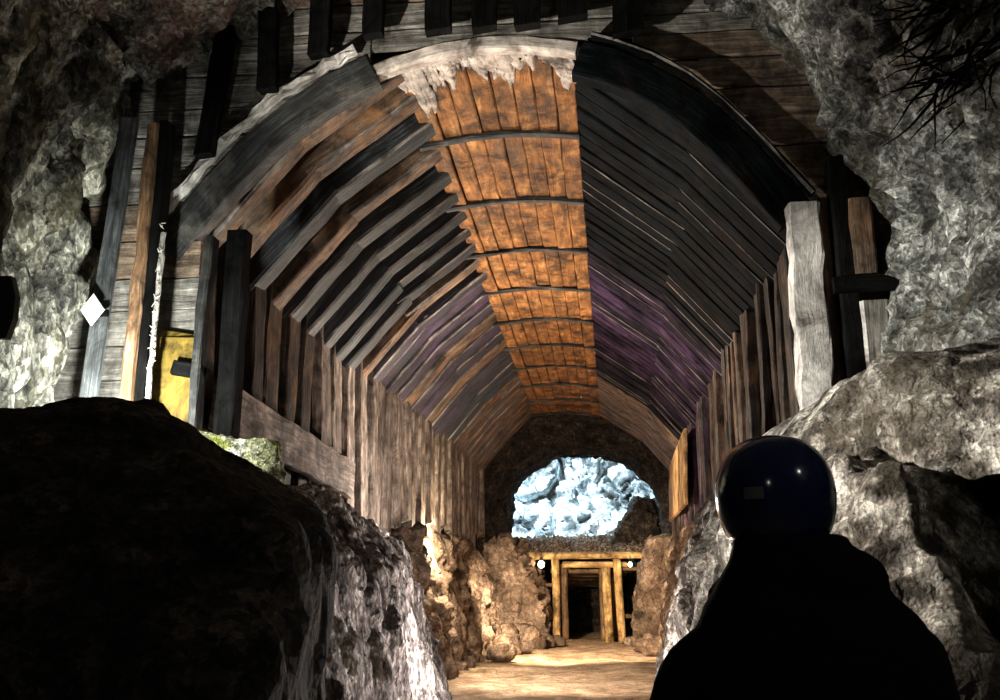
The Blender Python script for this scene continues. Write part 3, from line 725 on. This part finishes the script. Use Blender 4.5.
# ------------------------------------------------------------------ beyond the lining: collar, chamber, rubble bank
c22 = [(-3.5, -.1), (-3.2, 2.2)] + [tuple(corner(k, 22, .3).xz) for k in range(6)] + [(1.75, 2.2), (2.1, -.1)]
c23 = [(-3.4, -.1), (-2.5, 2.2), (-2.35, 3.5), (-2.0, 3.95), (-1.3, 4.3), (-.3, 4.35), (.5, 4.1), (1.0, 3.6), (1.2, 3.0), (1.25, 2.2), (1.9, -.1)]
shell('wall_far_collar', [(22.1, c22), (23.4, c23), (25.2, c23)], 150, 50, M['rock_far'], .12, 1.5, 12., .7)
back = [(-7, 1.2), (-6, 5.), (-3.5, 7.6), (-.4, 8.2), (3, 7.4), (5.5, 5), (6, 1.2)]
shell('wall_chamber', [(25.2, back), (31.2, back)], 120, 50, M['rock_back'], .3, .8, 14., .8)
nx, nz = 170, 130
gx, gz = np.meshgrid(np.linspace(-7, 6, nx), np.linspace(.5, 9, nz))
P = np.stack([gx.ravel(), np.full(nx * nz, 30.6), gz.ravel()], 1)
P[:, 1] -= .9 * rock_noise(P, .55, 4., 1.1, (1, 1, 1)) + (3.2 - np.clip(P[:, 2], 0, 4.5)) * .35
o = obj_np('wall_back', P, grid_faces(nz, nx), M['rock_back']); o['kind'] = 'structure'
# bank of broken rock above the gate
boulder('rubble_bank', [[(-2.4, 24.25, 1.98), (1.3, 24.25, 1.98), (-2.6, 27.5, 1.98), (1.6, 27.5, 1.98), (-2.4, 24.3, 2.05), (1.3, 24.3, 2.1), (-2.4, 25.2, 2.3), (1.3, 25.2, 2.4), (-2.5, 27.5, 2.35), (1.6, 27.5, 2.5)]], M['rubble'], .06, .12, 4., 7., (1, 1, 1), 1.2, 1, 'bank of dark broken rock above the timber gate', 'rubble', None, 'stuff')
boulder('dark_boulder', [[(.0, 24.7, 2.2), (1.3, 24.7, 2.2), (.1, 25.6, 2.2), (1.3, 25.6, 2.2), (.3, 25, 2.9), (.7, 24.9, 3.3), (1.3, 25.5, 3.3), (.55, 25.2, 3.3)]], M['rock_far'], .06, .12, 1.6, 17., (1, 1, 1), .9, 1, 'dark boulder on the rubble bank above the gate, against bright rock', 'boulder')

# ------------------------------------------------------------------ timber gate
G = 23.9
r = empty('timber_gate', (-.6, G, 0), 'yellow log gate frame at the end of the path, with lintels and posts', 'gate')
def part(name, m, *logs):
    mb = MB()
    for a, b, rr in logs: mb.log(a, b, rr, rr * .94, .06, 10, .2, .012)
    return mb.build(name, m, r, True)
part('top_beam', M['gate_log'], ((-2.05, G, 1.90), (.78, G, 1.92), .085))
part('lintel', M['gate_log'], ((-1.15, G + .12, 1.70), (.35, G + .12, 1.70), .075))
part('post', M['gate_log'], ((-1.31, G - .02, 1.83), (-1.30, G - .05, -.05), .095))
part('post', M['gate_old'], ((-1.13, G + .28, 1.72), (-1.1, G + .28, -.05), .085))
part('post', M['gate_log'], ((-.14, G - .02, 1.64), (-.09, G - .06, -.05), .11))
part('post', M['gate_log'], ((.11, G - .05, 1.83), (.2, G - .08, -.05), .095))
part('post', M['gate_old'], ((-.24, G + .25, 1.62), (-.22, G + .25, -.05), .08))
part('side_rail', M['gate_old'], ((-1.75, G + .05, 1.24), (-1.32, G + .05, 1.24), .05))
part('side_rail', M['gate_log'], ((-1.78, G, .56), (-1.32, G, .52), .055))
part('side_rail', M['gate_old'], ((.12, G + .1, 1.6), (.75, G + .1, 1.6), .05))
part('side_rail', M['gate_old'], ((.16, G + .05, .54), (.6, G + .05, .54), .05))
for i in range(5):
    y = G + .5 + .75 * i
    s = empty('drift_set', (-.6, y, 0), f'{ORD[i]} old pole frame inside the dark drift behind the gate', 'timber frame', 'pole frames inside the drift')
    zc = 1.56 - .085 * i
    for nm, a, b, rr in (('cap_pole', (-1.45, y, zc), (.3, y, zc), .06), ('post', (-1.2, y, zc - .03), (-1.22, y, -.05), .07), ('post', (.0, y, zc - .03), (.03, y, -.05), .07)):
        mb = MB(); mb.log(a, b, rr, rr * .95); mb.build(nm, M['gate_old'], s, True)
# dark rock drift behind the gate
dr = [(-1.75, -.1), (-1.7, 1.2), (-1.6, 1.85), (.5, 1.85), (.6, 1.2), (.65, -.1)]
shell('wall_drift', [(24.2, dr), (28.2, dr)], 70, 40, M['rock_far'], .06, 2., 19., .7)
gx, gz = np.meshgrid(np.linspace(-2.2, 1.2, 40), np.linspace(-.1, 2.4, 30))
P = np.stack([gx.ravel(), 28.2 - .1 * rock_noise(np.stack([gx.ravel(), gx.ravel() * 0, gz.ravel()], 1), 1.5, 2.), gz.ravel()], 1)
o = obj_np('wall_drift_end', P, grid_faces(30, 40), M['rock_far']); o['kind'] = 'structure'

# lit bulbs hung on the gate
def bulb(c, s, label):
    b = empty('lamp_bulb', c, label, 'lamp', 'lit bulbs on the gate')
    bm = bmesh.new(); bmesh.ops.create_uvsphere(bm, u_segments=16, v_segments=10, radius=s)
    V = np.array([v.co[:] for v in bm.verts]); F = [tuple(v.index for v in f.verts) for f in bm.faces]; bm.free()
    V[:, 2] *= np.where(V[:, 2] > 0, 1.35, 1.); V += np.array(c)
    obj_np('glass', V, F, M['bulb'], b)
    mb = MB(); mb.log(Vector(c) + Vector((0, 0, s * 1.1)), Vector(c) + Vector((0, 0, s * 2.3)), s * .5, n=10, jit=0); mb.build('socket', M['rubber'], b, True)
    mb = MB(); mb.log(Vector(c) + Vector((0, 0, s * 2.2)), Vector(c) + Vector((0, .08, s * 2.2 + .12)), .008, n=6, jit=0); mb.build('cord', M['rubber'], b, True)
bulb((-1.63, G - .16, 1.70), .075, 'large lit bulb hanging at the left end of the gate beam')
bulb((.42, G - .16, 1.70), .05, 'small lit bulb hanging at the right end of the gate beam')

# ------------------------------------------------------------------ the person, seen from behind
PX, PY = .35, 2.2
def ring(c, a, b, n=28, p=2., tilt=0.):
    c = Vector(c); R = []
    for k in range(n):
        t = 2 * math.pi * k / n; ct, st = math.cos(t), math.sin(t)
        R.append(c + Vector((a * math.copysign(abs(ct) ** (2 / p), ct), b * math.copysign(abs(st) ** (2 / p), st), tilt * st)))
    return R
def loft_bm(rings):
    b = bmesh.new(); n = len(rings[0])
    vs = [[b.verts.new(p) for p in r] for r in rings]
    for i in range(len(rings) - 1):
        for k in range(n): b.faces.new((vs[i][k], vs[i][(k + 1) % n], vs[i + 1][(k + 1) % n], vs[i + 1][k]))
    b.faces.new(vs[0][::-1]); b.faces.new(vs[-1])
    bmesh.ops.recalc_face_normals(b, faces=b.faces)
    return b
def limb(pts, rads, n=18, flat=1.):
    """tapered tube through the joints"""
    pts = [Vector(p) for p in pts]; P = []; R = []
    for i in range(len(pts) - 1):
        for k in range(6):
            t = k / 6; P.append(pts[i].lerp(pts[i + 1], t)); R.append(rads[i] + (rads[i + 1] - rads[i]) * t)
    P.append(pts[-1]); R.append(rads[-1]); rings = []
    s = None
    for i, p in enumerate(P):
        d = (P[min(i + 1, len(P) - 1)] - P[max(i - 1, 0)]).normalized()
        s = (d.orthogonal() if s is None else s - d * s.dot(d)).normalized(); u = d.cross(s)
        e = 1.
        rings.append([p + (s * math.cos(2 * math.pi * k / n) + u * math.sin(2 * math.pi * k / n)) * R[i] for k in range(n)])
    return loft_bm(rings)
def ball(c, r, sub=3):
    b = bmesh.new(); bmesh.ops.create_icosphere(b, subdivisions=sub, radius=1)
    for v in b.verts: v.co = Vector(c) + Vector((v.co.x * r[0], v.co.y * r[1], v.co.z * r[2]))
    return b

per = empty('person', (PX, PY, 0), 'person seen from behind in dark helmet and black jacket, looking into the tunnel', 'person')
W = lambda x, y, z: Vector((PX + x, PY + y, z))
HX = -.008
arms = {}
for s in (-1, 1):
    sh = W(s * .18 + .03, .0, 1.36 + s * .02); el = W(s * .265 + .025, .02, 1.10); wr = W(s * .2 + .03, .24, .97)
    arms[s] = (sh, el, wr)
bits = [loft_bm([ring(W(.02, .0, z), a, b, 28, 2.3) for z, a, b in ((.86, .165, .11), (.98, .16, .11), (1.1, .15, .105), (1.25, .175, .115), (1.37, .18, .11), (1.45, .10, .08))]),
        limb([W(.02, -.01, 1.42), W(.01, .02, 1.56)], [.068, .06]),
        ball(W(HX, .04, 1.66), (.075, .095, .115)), ball(W(HX - .005, .075, 1.585), (.055, .055, .055)),
        ball(W(HX - .01, .138, 1.63), (.013, .02, .024)), ball(W(HX - .01, .126, 1.585), (.022, .012, .008)),
        ball(W(HX - .076, .03, 1.64), (.012, .02, .032)), ball(W(HX + .076, .03, 1.64), (.012, .02, .032))]
for s in (-1, 1):
    sh, el, wr = arms[s]
    bits.append(limb([sh, el, wr], [.058, .045, .03]))
    d = (wr - el).normalized(); side = Vector((1, 0, 0)); down = d.cross(side).normalized()
    bits.append(limb([wr, wr + d * .05, wr + d * .095], [.03, .036, .034]))
    for q, (o_, ln) in enumerate(((-.027, .065), (-.009, .075), (.009, .07), (.026, .055))):
        a = wr + d * .09 + side * o_; k1 = a + d * ln * .55 - Vector((0, 0, .012)); k2 = k1 + d * ln * .3 - Vector((0, 0, .025))
        bits.append(limb([a, k1, k2], [.0095, .009, .0075], 10))
    a = wr + d * .03 - side * s * .028; k1 = a + d * .035 - side * s * .025; bits.append(limb([a, k1, k1 + d * .03 - Vector((0, 0, .008))], [.012, .011, .009], 10))
    bits.append(limb([W(s * .09 + .02, .0, .9), W(s * .1 + .02, .02, .5), W(s * .11 + .02, -.01, .1)], [.085, .058, .042]))
    bits.append(ball(W(s * .11 + .02, .05, .06), (.042, .11, .045)))
V, NN, F = remeshed(bits, .008, 2)
obj_np('body', V, F, M['skin'], per)['label'] = 'bare cheek and neck'
# jacket: torso, sleeves and stand-up collar in one closed cloth surface
jb = [loft_bm([ring(W(cx, cy, z), a, b, 32, 2.4) for cx, cy, z, a, b in ((.03, 0, .78, .25, .17), (.03, 0, .95, .245, .165), (.035, 0, 1.1, .25, .165), (.045, 0, 1.22, .27, .165), (.05, -.005, 1.30, .265, .16), (.055, -.01, 1.37, .235, .15), (.04, -.01, 1.43, .205, .135), (.035, -.01, 1.48, .165, .115), (.028, -.012, 1.53, .13, .10), (.02, -.012, 1.575, .112, .095))]),
      ball(W(.08, -.06, 1.49), (.125, .085, .07)),        # folded hood behind the neck
      limb([W(-.05, .02, 1.49), W(-.15, .03, 1.452)], [.05, .014])]
for s in (-1, 1):
    sh, el, wr = arms[s]
    jb.append(limb([sh + Vector((-s * .03, 0, .0)), sh + Vector((s * .025, 0, -.06)), el, wr], [.075, .085, .075, .055]))
V, NN, F = remeshed(jb, .012, 4)
V = V + NN * (.012 * fbm(V * np.array([5, 5, 3]) + 2, 4) + .006 * ridged(V * np.array([7, 7, 12]), 3))[:, None]
obj_np('jacket', V, F, M['jacket'], per)
tb = [loft_bm([ring(W(.02, 0, z), a, b, 28, 2.3) for z, a, b in ((.8, .175, .12), (.98, .17, .12))])]
for s in (-1, 1): tb.append(limb([W(s * .09 + .02, 0, .9), W(s * .1 + .02, .02, .5), W(s * .11 + .02, -.01, .1)], [.105, .082, .075]))
V, NN, F = remeshed(tb, .015, 3); obj_np('trousers', V + NN * (.012 * fbm(V * 6, 3))[:, None], F, M['trousers'], per)
for s in (-1, 1):
    V, NN, F = remeshed([ball(W(s * .11 + .02, .055, .055), (.055, .14, .06)), limb([W(s * .11 + .02, -.01, .05), W(s * .11 + .02, -.01, .2)], [.06, .065])], .01, 2)
    V[:, 2] = np.maximum(V[:, 2], 0.002); obj_np('boot', V, F, M['rubber'], per)
# hair under the helmet
V, NN, F = remeshed([ball(W(HX + .004, .015, 1.63), (.084, .088, .105))], .012, 1)
k = V[:, 1] > PY + .06; V[k, 1] = PY + .06; obj_np('hair', V, F, M['hair'], per)
# helmet: rounded shell reaching down over ears and neck
hr = []
for t in np.linspace(-1, 1, 22):
    a = t * math.pi / 2
    zz = math.sin(a); rr = max(.02, math.cos(a)) ** (.8 if zz > 0 else .55)
    z = 1.665 + .128 * zz if zz > 0 else 1.665 + .125 * zz
    if zz < -.72: break_ = True
    hr.append((z, .126 * rr, .148 * rr, zz))
rings = [ring(W(HX + .01, .025 - .012 * (1 - h[3]) * .4, h[0]), h[1], h[2], 40, 2.1) for h in hr if h[3] > -.88]
rings = [[p + Vector((0, 0, 0)) for p in q] for q in rings]
b = loft_bm(rings); me = bpy.data.meshes.new('helmet'); b.to_mesh(me); b.free()
V = np.array([v.co[:] for v in me.vertices]); F = [tuple(p.vertices) for p in me.polygons]
hel = obj_np('helmet', V, F, M['helmet'], per); md = hel.modifiers.new('sub', 'SUBSURF'); md.levels = 1; md.render_levels = 2
hel['label'] = 'dark navy glossy helmet'
o = bpy.data.objects.new('sticker', bpy.data.meshes.new('sticker')); COL.objects.link(o)
V = []
for i in range(7):
    for j in range(4):
        t = math.radians(-128 + i * 3.0); z = 1.648 + j * .008
        rr = math.cos(math.asin(max(-1, min(1, (z - 1.665) / .125)))) ** .55
        V.append((HX + .01 + .1295 * rr * math.cos(t), .020 + .1505 * rr * math.sin(t), z))
V = [(v[0], v[1], v[2]) for v in V]
o.data.from_pydata(V, [], grid_faces(7, 4)); o.data.materials.append(M['sticker']); o.parent = hel
md = o.modifiers.new('t', 'SOLIDIFY'); md.thickness = .002
rim = MB(); b0 = rings[0]
n = len(b0); rr = [[Vector(b0[k]) + (Vector(b0[k]) - W(HX, .02, b0[k][2])).normalized() * (.001 + .004 * math.cos(q)) + Vector((0, 0, .005 * math.sin(q))) for q in np.linspace(0, 2 * math.pi, 8, endpoint=False)] for k in list(range(n)) + [0]]
rim.loft(rr, caps=False); ro = rim.build('helmet_rim', M['rubber'], per, True)

# ------------------------------------------------------------------ lamps
def light(kind, loc, energy, col, size=.1, aim=None, spot=None, blend=.6):
    L = bpy.data.lights.new('lamp', kind); L.energy = energy; L.color = col
    if kind in ('POINT', 'SPOT'): L.shadow_soft_size = size
    if kind == 'SPOT': L.spot_size = math.radians(spot); L.spot_blend = blend
    if kind == 'AREA': L.size = size
    o = bpy.data.objects.new('mine_lamp', L); COL.objects.link(o); o.location = loc
    if aim is not None: o.rotation_euler = (Vector(aim) - Vector(loc)).to_track_quat('-Z', 'Y').to_euler()
    return o
WARM = (1, .66, .36); NEUT = (1, .86, .70); COOL = (.80, .95, 1.)
# cold floodlights on the left ledge behind the unlit-dark boulder, with added beams
light('SPOT', (-3.02, 5.6, 2.36), 400, (.97, 1., .92), .05, (-3.5, 7, 2.95), 112, .8)
LL = (-2.9, 4.7, 2.6)
light('SPOT', LL, 1700, (1, .96, .86), .05, (1.9, 6.2, 2.35), 50, .9)
light('SPOT', LL, 850, (1, .95, .84), .05, (-.5, 7, 5.5), 62, .8)
light('SPOT', LL, 1600, (1, .92, .8), .05, (1.0, 4.6, 1.5), 36, .8)  # added beam to brighten the right outcrop
light('SPOT', LL, 260, (1, 1, .9), .05, (-2.25, 5.8, 2.3), 30, .5)  # added beam to brighten the mossy rock
# main flood behind the fluted outcrop, halfway along the lining
light('SPOT', (-2.1, 12.2, 1.9), 900, (1, .84, .66), .08, (-.8, 11., 5.4), 120, .7)
light('SPOT', (-2.1, 12.4, 1.9), 420, (1, .84, .68), .08, (-.8, 16.0, 5.0), 100, .7)
light('POINT', (-2.6, 15.8, 2.0), 250, (1, .78, .52), .08)
light('POINT', (-2.0, 11.6, 2.15), 170, (1, .88, .78), .08)
# flood lighting the path and the gate, then added spots
light('SPOT', (-1.9, 17.2, 2.2), 3200, (1, .75, .5), .1, (-.6, 21.2, .1), 82, .7)
light('SPOT', (-2.0, 13.6, 2.1), 900, (1, .84, .68), .1, (-.5, 15.2, 0), 90, .8)  # added spot to brighten the nearer floor
light('SPOT', (-1.9, 17.0, 2.3), 700, (1, .76, .5), .08, (1.2, 18.0, 3.1), 40, .6)  # added spot, only brightens the orange panel
# floor lamp between the two outcrops, below the frame
light('POINT', (-.45, 8.4, .45), 280, (1, .9, .84), .08)
# cold flood in the chamber behind
light('AREA', (-2.6, 27.0, 5.6), 1700, (.70, .91, 1.), .3, (-.3, 30.5, 3.4))
# dim unseen lamps, added for the highlights on the helmet
light('POINT', (1.9, .6, 3.3), 14, (1, .95, .88), .05)
light('POINT', (-.9, -.8, 2.9), 9, (1, .9, .8), .05)
light('POINT', (-1.63, G - .35, 1.70), 6, WARM, .06)
w = bpy.data.worlds.new('dark'); S.world = w; w.use_nodes = True
w.node_tree.nodes['Background'].inputs[0].default_value = (.5, .6, .7, 1); w.node_tree.nodes['Background'].inputs[1].default_value = .012

# ------------------------------------------------------------------ camera
cam = bpy.data.cameras.new('camera'); co = bpy.data.objects.new('camera', cam); COL.objects.link(co)
cam.sensor_width = 36; cam.lens = 36; cam.clip_end = 200; cam.clip_start = .05
co.location = (0, 0, 1.5); co.rotation_euler = (math.radians(90 + 12.604), 0, math.radians(6.236))
S.camera = co
S.view_settings.view_transform = 'Standard'; S.view_settings.look = 'None'; S.view_settings.exposure = 0; S.view_settings.gamma = 1
S.view_settings.use_curve_mapping = False
